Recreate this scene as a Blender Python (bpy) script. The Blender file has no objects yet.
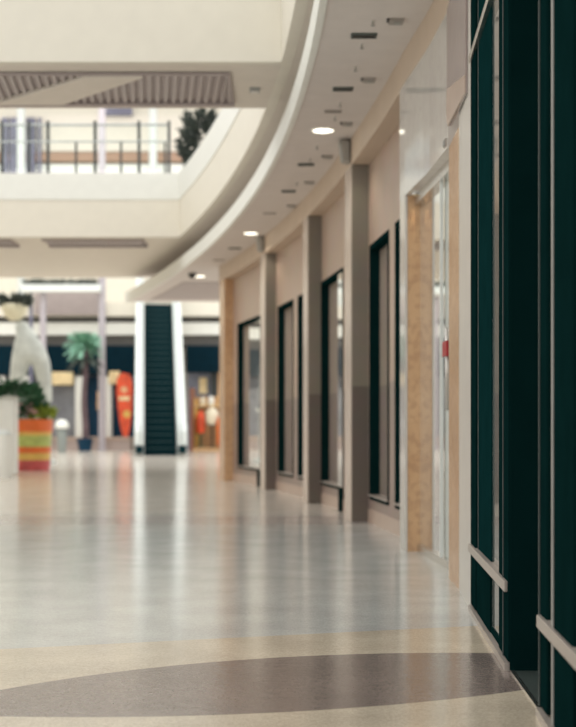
import bpy, bmesh, math, random
from mathutils import Vector, Matrix
random.seed(7)
C = bpy.context.scene.collection
sc = bpy.context.scene

# ------------------------------------------------------------------ materials
def nd(nt, t, **kw):
    n = nt.nodes.new(t)
    for k, v in kw.items():
        setattr(n, k, v)
    return n

def mat(name, col, rough=.5, metal=0., var=.08, scale=6., spec=.5, bump=0., coat=0., stretch=None):
    m = bpy.data.materials.new(name); m.use_nodes = True
    nt = m.node_tree; b = nt.nodes['Principled BSDF']
    tc = nd(nt, 'ShaderNodeTexCoord'); mp = nd(nt, 'ShaderNodeMapping')
    if stretch: mp.inputs['Scale'].default_value = stretch
    nz = nd(nt, 'ShaderNodeTexNoise'); nz.inputs['Scale'].default_value = scale; nz.inputs['Detail'].default_value = 4
    cr = nd(nt, 'ShaderNodeValToRGB')
    cr.color_ramp.elements[0].position = .3; cr.color_ramp.elements[1].position = .7
    cr.color_ramp.elements[0].color = (*[max(0, c * (1 - var)) for c in col], 1)
    cr.color_ramp.elements[1].color = (*[min(1, c * (1 + var)) for c in col], 1)
    nt.links.new(tc.outputs['Object'], mp.inputs[0]); nt.links.new(mp.outputs[0], nz.inputs['Vector'])
    nt.links.new(nz.outputs['Fac'], cr.inputs[0]); nt.links.new(cr.outputs[0], b.inputs['Base Color'])
    b.inputs['Roughness'].default_value = rough; b.inputs['Metallic'].default_value = metal
    b.inputs['Specular IOR Level'].default_value = spec
    if coat:
        b.inputs['Coat Weight'].default_value = coat; b.inputs['Coat Roughness'].default_value = .06
    if bump:
        bp = nd(nt, 'ShaderNodeBump'); bp.inputs['Strength'].default_value = bump; bp.inputs['Distance'].default_value = .01
        nt.links.new(nz.outputs['Fac'], bp.inputs['Height']); nt.links.new(bp.outputs[0], b.inputs['Normal'])
    return m

def emis(name, col, s):
    m = bpy.data.materials.new(name); m.use_nodes = True
    b = m.node_tree.nodes['Principled BSDF']
    b.inputs['Base Color'].default_value = (*col, 1); b.inputs['Emission Color'].default_value = (*col, 1)
    b.inputs['Emission Strength'].default_value = s
    return m

def dado_mat(name, up, lo, zsplit, rough=.5, spec=.4):
    """painted wall: two tones split at a world height"""
    m = bpy.data.materials.new(name); m.use_nodes = True
    nt = m.node_tree; b = nt.nodes['Principled BSDF']
    g = nd(nt, 'ShaderNodeNewGeometry'); s = nd(nt, 'ShaderNodeSeparateXYZ')
    c = nd(nt, 'ShaderNodeMath', operation='GREATER_THAN'); c.inputs[1].default_value = zsplit
    nz = nd(nt, 'ShaderNodeTexNoise'); nz.inputs['Scale'].default_value = 5.
    mx = nd(nt, 'ShaderNodeMix', data_type='RGBA')
    mx.inputs['A'].default_value = (*lo, 1); mx.inputs['B'].default_value = (*up, 1)
    hs = nd(nt, 'ShaderNodeMix', data_type='RGBA', blend_type='MULTIPLY'); hs.inputs['Factor'].default_value = .18
    nt.links.new(g.outputs['Position'], s.inputs[0]); nt.links.new(s.outputs['Z'], c.inputs[0])
    nt.links.new(c.outputs[0], mx.inputs['Factor'])
    nt.links.new(g.outputs['Position'], nz.inputs['Vector'])
    nt.links.new(mx.outputs['Result'], hs.inputs['A']); nt.links.new(nz.outputs['Color'], hs.inputs['B'])
    nt.links.new(hs.outputs['Result'], b.inputs['Base Color'])
    b.inputs['Roughness'].default_value = rough; b.inputs['Specular IOR Level'].default_value = spec
    return m

def marble_mat(name, c0, c1, vein, rough=.12, scale=2.2):
    m = bpy.data.materials.new(name); m.use_nodes = True
    nt = m.node_tree; b = nt.nodes['Principled BSDF']
    tc = nd(nt, 'ShaderNodeTexCoord')
    n1 = nd(nt, 'ShaderNodeTexNoise'); n1.inputs['Scale'].default_value = scale; n1.inputs['Detail'].default_value = 6; n1.inputs['Distortion'].default_value = .8
    n2 = nd(nt, 'ShaderNodeTexNoise'); n2.inputs['Scale'].default_value = scale * 9; n2.inputs['Detail'].default_value = 5
    r1 = nd(nt, 'ShaderNodeValToRGB')
    r1.color_ramp.elements[0].position = .32; r1.color_ramp.elements[0].color = (*c0, 1)
    r1.color_ramp.elements[1].position = .68; r1.color_ramp.elements[1].color = (*c1, 1)
    r2 = nd(nt, 'ShaderNodeValToRGB')
    r2.color_ramp.elements[0].position = .47; r2.color_ramp.elements[0].color = (0, 0, 0, 1)
    r2.color_ramp.elements[1].position = .62; r2.color_ramp.elements[1].color = (.5, .5, .5, 1)
    mx = nd(nt, 'ShaderNodeMix', data_type='RGBA'); mx.inputs['B'].default_value = (*vein, 1)
    nt.links.new(tc.outputs['Object'], n1.inputs['Vector']); nt.links.new(tc.outputs['Object'], n2.inputs['Vector'])
    nt.links.new(n1.outputs['Fac'], r1.inputs[0]); nt.links.new(n2.outputs['Fac'], r2.inputs[0])
    nt.links.new(r2.outputs[0], mx.inputs['Factor']); nt.links.new(r1.outputs[0], mx.inputs['A'])
    nt.links.new(mx.outputs['Result'], b.inputs['Base Color'])
    b.inputs['Roughness'].default_value = rough
    return m

def floor_mat():
    m = bpy.data.materials.new('polished_terrazzo'); m.use_nodes = True
    nt = m.node_tree; b = nt.nodes['Principled BSDF']; L = nt.links.new
    g = nd(nt, 'ShaderNodeNewGeometry'); s = nd(nt, 'ShaderNodeSeparateXYZ'); L(g.outputs['Position'], s.inputs[0])
    def math_(op, a, bb=None):
        n = nd(nt, 'ShaderNodeMath', operation=op)
        for i, v in enumerate((a, bb)):
            if v is None: continue
            if isinstance(v, (int, float)): n.inputs[i].default_value = v
            else: L(v, n.inputs[i])
        return n.outputs[0]
    def mixc(f, a, bb):
        n = nd(nt, 'ShaderNodeMix', data_type='RGBA')
        for k, v in (('Factor', f), ('A', a), ('B', bb)):
            if isinstance(v, tuple): n.inputs[k].default_value = (*v, 1)
            elif isinstance(v, (int, float)): n.inputs[k].default_value = v
            else: L(v, n.inputs[k])
        return n.outputs['Result']
    X, Y = s.outputs['X'], s.outputs['Y']
    def circ(cx, cy, r):          # 1 inside
        d = math_('SQRT', math_('ADD', math_('POWER', math_('ABSOLUTE', math_('SUBTRACT', X, cx)), 2), math_('POWER', math_('ABSOLUTE', math_('SUBTRACT', Y, cy)), 2)))
        return math_('LESS_THAN', d, r)
    band = math_('MULTIPLY', circ(.6, 3.33, 1.94), circ(-.6, 6.48, 2.38))
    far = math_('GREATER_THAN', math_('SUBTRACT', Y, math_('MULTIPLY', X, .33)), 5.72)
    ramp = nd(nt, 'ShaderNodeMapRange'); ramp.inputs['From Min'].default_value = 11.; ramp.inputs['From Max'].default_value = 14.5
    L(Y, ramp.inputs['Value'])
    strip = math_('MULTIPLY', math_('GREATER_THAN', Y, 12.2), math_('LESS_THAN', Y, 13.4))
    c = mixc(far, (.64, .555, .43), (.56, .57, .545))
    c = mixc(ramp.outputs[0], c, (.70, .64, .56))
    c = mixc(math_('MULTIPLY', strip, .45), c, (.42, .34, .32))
    c = mixc(band, c, (.235, .19, .17))
    # terrazzo chips and cloudy mottling
    v = nd(nt, 'ShaderNodeTexVoronoi'); v.inputs['Scale'].default_value = 170.; L(g.outputs['Position'], v.inputs['Vector'])
    bw = nd(nt, 'ShaderNodeRGBToBW'); L(v.outputs['Color'], bw.inputs[0])
    cr = nd(nt, 'ShaderNodeMapRange'); cr.inputs['To Min'].default_value = .8; cr.inputs['To Max'].default_value = 1.17; L(bw.outputs[0], cr.inputs['Value'])
    n = nd(nt, 'ShaderNodeTexNoise'); n.inputs['Scale'].default_value = 3.; n.inputs['Detail'].default_value = 6; L(g.outputs['Position'], n.inputs['Vector'])
    nr = nd(nt, 'ShaderNodeMapRange'); nr.inputs['From Min'].default_value = .3; nr.inputs['From Max'].default_value = .7
    nr.inputs['To Min'].default_value = .88; nr.inputs['To Max'].default_value = 1.1; L(n.outputs['Fac'], nr.inputs['Value'])
    mul = math_('MULTIPLY', cr.outputs[0], nr.outputs[0])
    vm = nd(nt, 'ShaderNodeVectorMath', operation='SCALE'); L(c, vm.inputs[0]); L(mul, vm.inputs['Scale'])
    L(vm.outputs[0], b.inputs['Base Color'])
    b.inputs['Roughness'].default_value = .15
    b.inputs['Specular IOR Level'].default_value = .7
    n2 = nd(nt, 'ShaderNodeTexNoise'); n2.inputs['Scale'].default_value = 26.; n2.inputs['Detail'].default_value = 3; L(g.outputs['Position'], n2.inputs['Vector'])
    bp = nd(nt, 'ShaderNodeBump'); bp.inputs['Strength'].default_value = .09; bp.inputs['Distance'].default_value = .01
    L(n2.outputs['Fac'], bp.inputs['Height']); L(bp.outputs[0], b.inputs['Normal'])
    return m

M = dict(
    floor=floor_mat(),
    ceil=mat('ceiling_paint', (.70, .645, .61), .6, var=.03),
    white=mat('white_paint', (.84, .85, .80), .45, var=.02),
    cream=mat('cream_paint', (.79, .75, .65), .55, var=.02),
    soffit=mat('gallery_soffit_paint', (.74, .68, .60), .6, var=.03),
    softcream=mat('bridge_soffit_paint', (.82, .77, .68), .6, var=.02),
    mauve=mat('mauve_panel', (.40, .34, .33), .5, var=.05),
    slat=mat('grille_slat_metal', (.42, .37, .36), .4, var=.03),
    bulk=mat('tan_bulkhead', (.58, .46, .355), .5, var=.04, scale=3),
    wall=dado_mat('two_tone_wall', (.50, .37, .29), (.325, .245, .21), 1.215, .35),
    pillar=dado_mat('two_tone_pillar_shaded', (.25, .22, .18), (.165, .135, .115), 1.215, .35),  # shadow on the near faces is put into the darker tones
    plinth=mat('bay_plinth_paint', (.50, .38, .31), .35, var=.03),
    pface=mat('pillar_front_lit_paint', (.60, .50, .425), .25, var=.03),  # paler front paint, its lit side and grazing glare put into the colour
    tan=marble_mat('tan_marble', (.56, .335, .18), (.69, .455, .265), (.43, .25, .14), .2),
    wmarb=marble_mat('white_marble', (.60, .57, .53), (.64, .61, .57), (.55, .52, .48), .08, 1.4),
    dark=mat('dark_green_metal', (.003, .017, .017), .6, var=.12, spec=.0),
    dark2=mat('teal_green_metal', (.004, .025, .026), .6, var=.12, spec=.0),
    dpanel=mat('blackish_green_panel', (.002, .013, .013), .6, var=.1, spec=.0),
    edge=mat('dull_edge_glint', (.07, .085, .083), .5, spec=.1),  # lighter tone painting the faint glints on the frame edges
    edgeb=mat('grey_edge_glint', (.30, .30, .285), .45, spec=.2),  # brighter tone for the stronger edge glint
    silver=mat('brushed_aluminium', (.62, .60, .57), .25, 1., .04),
    pale=mat('pale_metal_rail', (.42, .37, .33), .35, .2, .04),
    panel=dado_mat('glossy_window_panel', (.50, .41, .345), (.40, .325, .285), 1.215, .12, .5),
    pglass=mat('portal_glass', (.80, .80, .76), .03, .85, .02),
    glass=mat('reflective_glass', (.50, .51, .49), .03, .62, .02),
    tile=mat('grey_green_tile', (.05, .065, .06), .35, var=.15, scale=12),
    grey=mat('grey_fixture', (.34, .34, .32), .45, var=.05),
    vent=mat('green_grey_vent', (.075, .10, .09), .5, var=.08),
    ventp=mat('pale_vent', (.36, .33, .30), .5, var=.05),
    trimw=mat('fixture_rim', (.75, .73, .68), .4, var=.02),
    lamp=emis('lamp_glow', (1., .95, .8), 2.6),
    red=mat('red_plastic', (.36, .008, .015), .5),
    redo=mat('red_orange_print', (.80, .10, .035), .45, var=.25, scale=3),
    orange=mat('orange_glaze', (.83, .17, .03), .4),
    gold=mat('golden_glaze', (.78, .50, .12), .4),
    lime=mat('lime_glaze', (.50, .58, .16), .4, var=.2),
    rose=mat('rose_glaze', (.58, .10, .10), .4, var=.2),
    peach=mat('peach_print', (.85, .52, .28), .5, var=.2),
    butter=mat('butter_print', (.88, .70, .40), .5, var=.15),
    stone=mat('pale_grey_stone', (.55, .58, .54), .6, var=.15, scale=4, bump=.2),
    bowl=mat('cream_bowl', (.70, .66, .48), .5),
    leaf=mat('dark_leaf', (.035, .13, .06), .5, var=.5, scale=9),
    leafm=mat('pale_green_frond', (.26, .50, .37), .5, var=.4, scale=9),
    leafd=mat('blackish_leaf', (.05, .065, .055), .6, var=.4),
    leafy=mat('yellow_green_leaf', (.36, .46, .07), .5, var=.3),
    petal=mat('pink_petal', (.80, .50, .48), .6),
    bark=mat('dark_bark', (.12, .08, .09), .8, var=.3, bump=.4),
    lilac=mat('lilac_grey_column', (.50, .46, .50), .35, var=.04),
    colw=mat('pale_column', (.70, .74, .72), .35, var=.03),
    step=mat('dark_teal_step', (.003, .022, .028), .6, var=.1, spec=.06),
    nose=mat('step_nosing', (.012, .06, .064), .5),
    balu=mat('white_balustrade', (.72, .77, .75), .3, var=.02),
    rail=mat('grey_handrail', (.52, .57, .57), .4),
    teal=mat('dark_teal_fascia', (.002, .018, .030), .6, var=.15, spec=.06),
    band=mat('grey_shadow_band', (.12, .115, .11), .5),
    navy=mat('navy_window', (.008, .045, .09), .4, spec=.15),
    greyp=mat('grey_window', (.26, .27, .30), .2, var=.25, scale=1.5),
    pinkst=mat('pinkish_stone', (.46, .37, .34), .35, var=.06),
    wood=mat('warm_wood', (.55, .34, .17), .4, var=.18, stretch=(1, 1, 6)),
    woodd=mat('reddish_wood', (.24, .10, .07), .4),
    bluish=mat('bluish_window', (.22, .24, .31), .2, var=.2),
    brown=mat('brown_rail', (.40, .25, .17), .4),
    violet=mat('violet_window', (.17, .17, .24), .25, var=.3, scale=2),
    ivory=mat('ivory_plastic', (.82, .75, .58), .35),
    black=mat('black_metal', (.015, .015, .015), .4),
    postm=mat('grey_post', (.045, .055, .055), .4),
    steel=mat('bin_steel', (.30, .34, .34), .35, .5),
    mesh_=mat('speaker_grey', (.33, .31, .28), .5),
    clear=None,
)
def clear_glass():
    m = bpy.data.materials.new('clear_glass'); m.use_nodes = True
    b = m.node_tree.nodes['Principled BSDF']
    b.inputs['Base Color'].default_value = (.93, .97, .95, 1); b.inputs['Roughness'].default_value = .0
    b.inputs['Transmission Weight'].default_value = 1.; b.inputs['IOR'].default_value = 1.15
    return m
M['clear'] = clear_glass()

# ------------------------------------------------------------------ mesh helpers
class MB:
    def __init__(self): self.v = []; self.f = []; self.mi = []; self.sm = []
    def add(self, vs, fs, mi=0, smooth=False):
        o = len(self.v); self.v += [tuple(p) for p in vs]
        for f in fs:
            self.f.append(tuple(i + o for i in f)); self.mi.append(mi); self.sm.append(smooth)
        return self
    def box(self, x0, x1, y0, y1, z0, z1, mi=0):
        return self.prism([(x0, y0), (x1, y0), (x1, y1), (x0, y1)], z0, z1, mi)
    def prism(self, poly, z0, z1, mi=0):
        n = len(poly)
        a = sum(poly[i][0] * poly[(i + 1) % n][1] - poly[(i + 1) % n][0] * poly[i][1] for i in range(n))
        if a < 0: poly = poly[::-1]
        vs = [(x, y, z0) for x, y in poly] + [(x, y, z1) for x, y in poly]
        fs = [tuple(range(n))[::-1], tuple(range(n, 2 * n))] + [(i, (i + 1) % n, n + (i + 1) % n, n + i) for i in range(n)]
        return self.add(vs, fs, mi)
    def xprism(self, poly, x0, x1, mi=0):      # (y,z) polygon pushed along x
        n = len(poly)
        vs = [(x0, y, z) for y, z in poly] + [(x1, y, z) for y, z in poly]
        fs = [tuple(range(n)), tuple(range(n, 2 * n))[::-1]] + [(i, n + i, n + (i + 1) % n, (i + 1) % n) for i in range(n)]
        return self.add(vs, fs, mi)
    def ribbon(self, fa, fb, ys, z0, z1, mi=0):  # solid between two plan curves
        n = len(ys); vs = []
        for y in ys:
            a, b = fa(y), fb(y)
            vs += [(a, y, z0), (b, y, z0), (b, y, z1), (a, y, z1)]
        fs = [(0, 1, 2, 3), (4 * n - 1, 4 * n - 2, 4 * n - 3, 4 * n - 4)]
        for i in range(n - 1):
            p, q = 4 * i, 4 * i + 4
            for k in range(4):
                l = (k + 1) % 4
                fs.append((p + k, q + k, q + l, p + l))
        return self.add(vs, fs, mi)
    def tube(self, pts, rad, seg=10, mi=0):
        pts = [Vector(p) for p in pts]; n = len(pts)
        if not isinstance(rad, (list, tuple)): rad = [rad] * n
        vs = []; up = Vector((0, 0, 1)); ref = None
        for i, p in enumerate(pts):
            t = (pts[min(i + 1, n - 1)] - pts[max(i - 1, 0)]).normalized()
            if ref is None: ref = t.orthogonal().normalized()
            ref = (ref - t * ref.dot(t)).normalized(); bt = t.cross(ref)
            for k in range(seg):
                a = 2 * math.pi * k / seg
                vs.append(p + (ref * math.cos(a) + bt * math.sin(a)) * rad[i])
        fs = [tuple(range(seg))[::-1], tuple(range((n - 1) * seg, n * seg))]
        self.add(vs, fs, mi)
        o = len(self.v) - len(vs)
        for i in range(n - 1):
            for k in range(seg):
                l = (k + 1) % seg
                self.f.append((o + i * seg + k, o + i * seg + l, o + (i + 1) * seg + l, o + (i + 1) * seg + k)); self.mi.append(mi); self.sm.append(True)
        return self
    def lathe(self, cx, cy, prof, seg=24, mi=0, sx=1., sy=1.):
        vs = []; n = len(prof)
        for r, z in prof:
            for k in range(seg):
                a = 2 * math.pi * k / seg
                vs.append((cx + sx * r * math.cos(a), cy + sy * r * math.sin(a), z))
        fs = [(i * seg + k, i * seg + (k + 1) % seg, (i + 1) * seg + (k + 1) % seg, (i + 1) * seg + k) for i in range(n - 1) for k in range(seg)]
        self.add(vs, fs, mi, True)
        self.add([vs[k] for k in range(seg)], [tuple(range(seg))[::-1]], mi)
        self.add([vs[(n - 1) * seg + k] for k in range(seg)], [tuple(range(seg))], mi)
        return self
    def leaf(self, p, d, L, w, mi=0):
        d = Vector(d).normalized(); s = d.orthogonal().normalized()
        s = Matrix.Rotation(random.uniform(0, 6.28), 3, d) @ s; p = Vector(p)
        up = d.cross(s) * L * .12
        self.add([p, p + d * L * .45 + s * w / 2 + up, p + d * L, p + d * L * .45 - s * w / 2 + up], [(0, 1, 2), (0, 2, 3)], mi)
        return self

def wloc(o):
    v = Vector((0, 0, 0))
    while o is not None: v = v + o.location; o = o.parent
    return v

def build(name, mb, m, parent=None, local=False, bev=0., origin=None):
    me = bpy.data.meshes.new(name)
    if parent is not None: off = Vector((0, 0, 0)) if local else wloc(parent)
    elif origin is not None: off = Vector(origin)
    elif local: off = Vector((0, 0, 0))
    else:
        xs = [p[0] for p in mb.v]; ys = [p[1] for p in mb.v]; zs = [p[2] for p in mb.v]
        off = Vector(((min(xs) + max(xs)) / 2, (min(ys) + max(ys)) / 2, min(zs)))
    me.from_pydata([tuple(Vector(p) - off) for p in mb.v], [], mb.f)
    for mm in (m if isinstance(m, (list, tuple)) else [m]): me.materials.append(mm)
    for i, p in enumerate(me.polygons): p.material_index = mb.mi[i]; p.use_smooth = mb.sm[i]
    bm = bmesh.new(); bm.from_mesh(me); bmesh.ops.recalc_face_normals(bm, faces=bm.faces); bm.to_mesh(me); bm.free()
    o = bpy.data.objects.new(name, me); C.objects.link(o)
    if parent is not None: o.parent = parent
    else: o.location = off
    if bev:
        b = o.modifiers.new('bevel', 'BEVEL'); b.width = bev; b.segments = 2; b.limit_method = 'ANGLE'; b.angle_limit = .7
    return o

def tag(o, label=None, cat=None, group=None, kind=None):
    if label: o['label'] = label
    if cat: o['category'] = cat
    if group: o['group'] = group
    if kind: o['kind'] = kind
    return o

def thing(name, label, cat, loc, rz=0., group=None, kind=None):
    o = bpy.data.objects.new(name, None); C.objects.link(o); o.empty_display_size = .1
    o.location = loc; o.rotation_euler = (0, 0, rz)
    return tag(o, label, cat, group, kind)

def struct(name, mb, m, label, cat, bev=0., origin=(0, 0, 0)):
    return tag(build(name, mb, m, None, bev=bev, origin=origin), label, cat, None, 'structure')

def copy_tree(o, parent=None):
    c = o.copy(); C.objects.link(c)
    if parent is not None: c.parent = parent
    for ch in [x for x in bpy.data.objects if x.parent == o]: copy_tree(ch, c)
    return c

# ------------------------------------------------------------------ plan curves (metres; x right, y along the corridor, z up)
def lerp_tab(tab):
    def f(y):
        if y <= tab[0][0]: a, b = tab[0], tab[1]
        elif y >= tab[-1][0]: a, b = tab[-2], tab[-1]
        else:
            for a, b in zip(tab, tab[1:]):
                if a[0] <= y <= b[0]: break
        return a[1] + (b[1] - a[1]) * (y - a[0]) / (b[0] - a[0])
    return f
_near = lerp_tab([(0, .54), (4.13, .742), (4.88, .767), (6.47, .846), (7.35, .898), (7.9, .908), (8.7, .872), (9.56, .803)])
def W(y):                         # line of the pillar and shop fronts
    if y < 9.56: return _near(y)
    return -1.2403256e-4 * y**3 - 1.21598609e-3 * y**2 - 6.36137146e-3 * y + 1.08342346
def E(y):                         # free edge of the corridor ceiling
    if y < 7.5: return .225 - .01 * (7.5 - y) * 0
    return 6.39120250e-05 * y**3 - 1.02149454e-02 * y**2 + 1.35000936e-01 * y - 2.40242268e-01
DEEP = .155
def V(y): return W(y) + DEEP      # recessed wall between the pillars
def L_(y): return E(y) - .10      # lip of the gallery above
def rng(a, b, n): return [a + (b - a) * i / n for i in range(n + 1)]
def frame_at(y):
    d = (W(y + .01) - W(y - .01)) / .02
    t = Vector((d, 1, 0)).normalized(); n = Vector((t.y, -t.x, 0))
    return Vector((W(y), y, 0)), t, n
def strip_poly(y0, y1, o0, o1, base=W):
    return [(base(y0) + o0, y0), (base(y0) + o1, y0), (base(y1) + o1, y1), (base(y1) + o0, y1)]
H2 = 3.90; HC = 3.44; HB = 3.20

# ------------------------------------------------------------------ setting
fl = MB(); fl.box(-16, 4, -3, 56, -.1, 0)
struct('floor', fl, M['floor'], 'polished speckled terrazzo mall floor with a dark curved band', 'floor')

ys = rng(1, 29, 70)
struct('ceiling', MB().ribbon(lambda y: E(y) + .03, lambda y: 1.6 if y < 20 else 2.2, ys, HC, HC + .16), M['ceil'],
       'low grey curved corridor ceiling dotted with vents over the shopfronts', 'ceiling')
struct('trim_1', MB().ribbon(lambda y: E(y) - .02, lambda y: E(y) + .03, ys, HC - .015, HC + .19), M['white'],
       'white curved edge band along the low corridor ceiling', 'ceiling edge', bev=.004)
struct('trim_2', MB().ribbon(W, lambda y: 1.6, rng(3.2, 22.6, 60), HB, HC), M['bulk'],
       'tan curved bulkhead running above the pillars and shop windows', 'bulkhead', bev=.004)
struct('ceiling_shade', MB().ribbon(lambda y: E(y) + .38, lambda y: 2.1, rng(25.0, 28.4, 12), HC - .012, HC), M['mauve'],  # thin dark sheet hung where the soffit only falls into shade
       'mauve panel imitating shade at the far end of the corridor ceiling', 'painted shade')

# gallery slab over the corridor and its parapet
struct('gallery_slab', MB().ribbon(lambda y: L_(y) + .1, lambda y: 3.0, rng(2, 28.6, 70), H2, H2 + .5), M['soffit'],
       'underside of the upper gallery above the corridor ceiling', 'gallery')
struct('trim_4', MB().ribbon(L_, lambda y: L_(y) + .1, rng(2, 28.6, 70), H2, 4.5), M['cream'],
       'cream curved gallery edge facing the atrium void', 'gallery edge', bev=.004)
struct('trim_5', MB().ribbon(lambda y: L_(y) - .012, lambda y: L_(y) + .1, rng(2, 28.6, 70), 4.5, 4.93), M['white'],
       'white curved parapet on top of the gallery edge', 'parapet', bev=.004)
# bridges across the void
def bridge(y0, y1, n):
    xr0 = L_(y0) + .1; xr1 = L_(y1) + .1
    s = MB().ribbon(lambda y: -16., lambda y: L_(y), rng(y0 + .1, y1, n * 12), H2, H2 + .45)
    f = MB().box(-16, L_(y0), y0, y0 + .1, H2, 4.5)
    w = MB().box(-16, L_(y0), y0 - .012, y0 + .1, 4.5, 4.93)
    return s, f, w
s, f, w = bridge(11.7, 13.4, 1)
struct('near_bridge_slab', s, M['soffit'], 'underside of the nearer upper walkway crossing the void', 'walkway')
struct('trim_6', f, M['cream'], 'plain cream front of the nearer upper walkway', 'walkway edge', bev=.004)
struct('trim_7', w, M['white'], 'white parapet of the nearer upper walkway', 'parapet')
struct('trim_8', MB().box(-16, L_(13.4) - .002, 13.3, 13.4, H2 + .45, 4.5), M['cream'], 'back edge of the nearer upper walkway', 'walkway edge')
s, f, w = bridge(22.5, 28.6, 1)
struct('far_bridge_slab', s, M['softcream'], 'pale underside of the farther upper walkway over the hall', 'walkway')
struct('trim_9', f, M['cream'], 'cream front of the farther upper walkway below the glass railing', 'walkway edge', bev=.004)
struct('trim_10', w, M['white'], 'white parapet of the farther upper walkway', 'parapet', bev=.004)

# slatted grilles let into the walkway soffits
def grille(x0, x1, y0, y1, label, beam=False, n=None):
    t = thing('ceiling_grille', label, 'grille', ((x0 + x1) / 2, (y0 + y1) / 2, H2), group=None)
    build('backing', MB().box(x0, x1, y0, y1, H2 - .006, H2), M['mauve'], t)
    b = MB(); k = int((x1 - x0) / .075)
    for i in range(k):
        x = x0 + .04 + i * .075
        if x + .16 > x1 - .03: pass
        b.prism([(min(x + .10, x1 - .022), y0 + .02), (min(x + .135, x1 - .02), y0 + .02), (x + .035, y1 - .1), (x, y1 - .1)], H2 - .03, H2 - .006)
    build('slats', b, M['slat'], t)
    fr = MB()
    fr.box(x0, x1, y1 - .1, y1, H2 - .045, H2); fr.box(x0, x1, y0, y0 + .02, H2 - .03, H2); fr.box(x1 - .02, x1, y0 + .02, y1 - .1, H2 - .03, H2)
    build('frame', fr, M['mauve'], t)
    if beam:
        build('cross_beam', MB().prism([(-2.75, y1 - .1), (-2.1, y1 - .1), (-1.25, y0 + .02), (-1.75, y0 + .02)], H2 - .05, H2 - .004), M['soffit'], t)
    return t
grille(-3.9, -.5, 12.02, 13.15, 'slatted mauve grille in the nearer walkway soffit with a diagonal beam', True)
grille(-4.0, -2.35, 22.7, 23.5, 'long mauve grille in the farther walkway soffit')
grille(-6.2, -4.5, 22.7, 23.5, 'short mauve grille at the far left of the farther walkway soffit')
t = thing('ceiling_light', 'small square fixture on the nearer walkway soffit beside the grille', 'ceiling fixture', (-.30, 12.6, H2))
build('housing', MB().box(-.345, -.255, 12.57, 12.66, H2 - .03, H2), M['grey'], t); build('lens', MB().box(-.33, -.27, 12.585, 12.645, H2 - .036, H2 - .03), M['trimw'], t)

# ---------------------------------------------------------------- recessed wall with window openings
# (far jamb y, near jamb y) of each window
WIN = [(12.46, 11.40), (11.06, 10.0), (15.60, 14.10), (18.78, 17.62), (17.28, 16.2), (21.88, 20.1)]
WZ0, WZ1 = .21, 2.46
wl = MB(); cuts = sorted(set([9.82, 22.5] + [a for w_ in WIN for a in w_]))
allys = []
for a, b in zip(cuts, cuts[1:]):
    n = max(1, int((b - a) / .4)); allys += rng(a, b, n)[:-1]
allys.append(cuts[-1])
for a, b in zip(allys, allys[1:]):
    m = (a + b) / 2; op = any(w_[1] < m < w_[0] for w_ in WIN)
    for z0, z1 in ((0, WZ0), (WZ0, WZ1), (WZ1, HB)):
        if op and z0 == WZ0: continue
        wl.prism([(V(a), a), (V(a) + .02, a), (V(b) + .02, b), (V(b), b)], z0, z1)
struct('wall_right', wl, M['wall'], 'curved two tone beige wall of shop windows between the pillars', 'wall')
struct('baseboard_right', MB().ribbon(lambda y: V(y) - .006, V, rng(9.82, 22.3, 40), 0, .12), M['plinth'],
       'low beige plinth at the foot of the shop window wall', 'plinth')
wl_labels = ['dark green framed window between the portal and the nearest beige pillar',
             'narrow dark framed window right beside the white portal column',
             'dark green framed window between the first and second beige pillars',
             'dark green framed window nearer the third beige pillar in the double bay',
             'dark framed window just behind the second beige pillar',
             'dark green framed window beside the far marble pillar']
for i, ((yf, yn), lab) in enumerate(zip(WIN, wl_labels)):
    t = thing('window_%d' % (i + 1), lab, 'window', (V(yn), yn, WZ0), kind='structure')
    D = .078; J = .05
    def bp(y0, y1, o0, o1): return [(V(y0) + o0, y0), (V(y0) + o1, y0), (V(y1) + o1, y1), (V(y1) + o0, y1)]
    fr = MB()
    fr.prism(bp(yf - J, yf, -.008, D + .03), WZ0, WZ1); fr.prism(bp(yn, yn + J, -.008, D + .03), WZ0, WZ1)
    fr.prism(bp(yn + J, yf - J, -.008, D + .03), WZ1 - .045, WZ1); fr.prism(bp(yn + J, yf - J, -.012, D + .03), WZ0, WZ0 + .03)
    fo = build('window_frame', fr, M['dark'], t)
    ysplit = {0: yn + J, 2: yn + .30, 3: yn + J, 5: yn + 1.05}.get(i)
    if ysplit is None: build('pane', MB().prism(bp(yn + J, yf - J, D, D + .012), WZ0 + .03, WZ1 - .045), M['glass'], fo)
    else:
        build('window_panel', MB().prism(bp(ysplit, yf - J, D, D + .012), WZ0 + .03, WZ1 - .045), M['panel'], fo)
        if ysplit > yn + J: build('pane', MB().prism(bp(yn + .01, ysplit, -.012, D + .012) if i == 2 else bp(yn + J, ysplit, D - .05, D + .012), WZ0 + .03, WZ1 - .045), M['pglass'], fo)
    build('sill', MB().prism(bp(yn, yf, -.02, D), WZ0 + .03, WZ0 + .042), M['pale'], t)
    if i in (2, 5):
        build('corner_block', MB().prism(bp(yn, yn + .16, -.03, .0), 0.0, WZ0), M['dark'], t)

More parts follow.
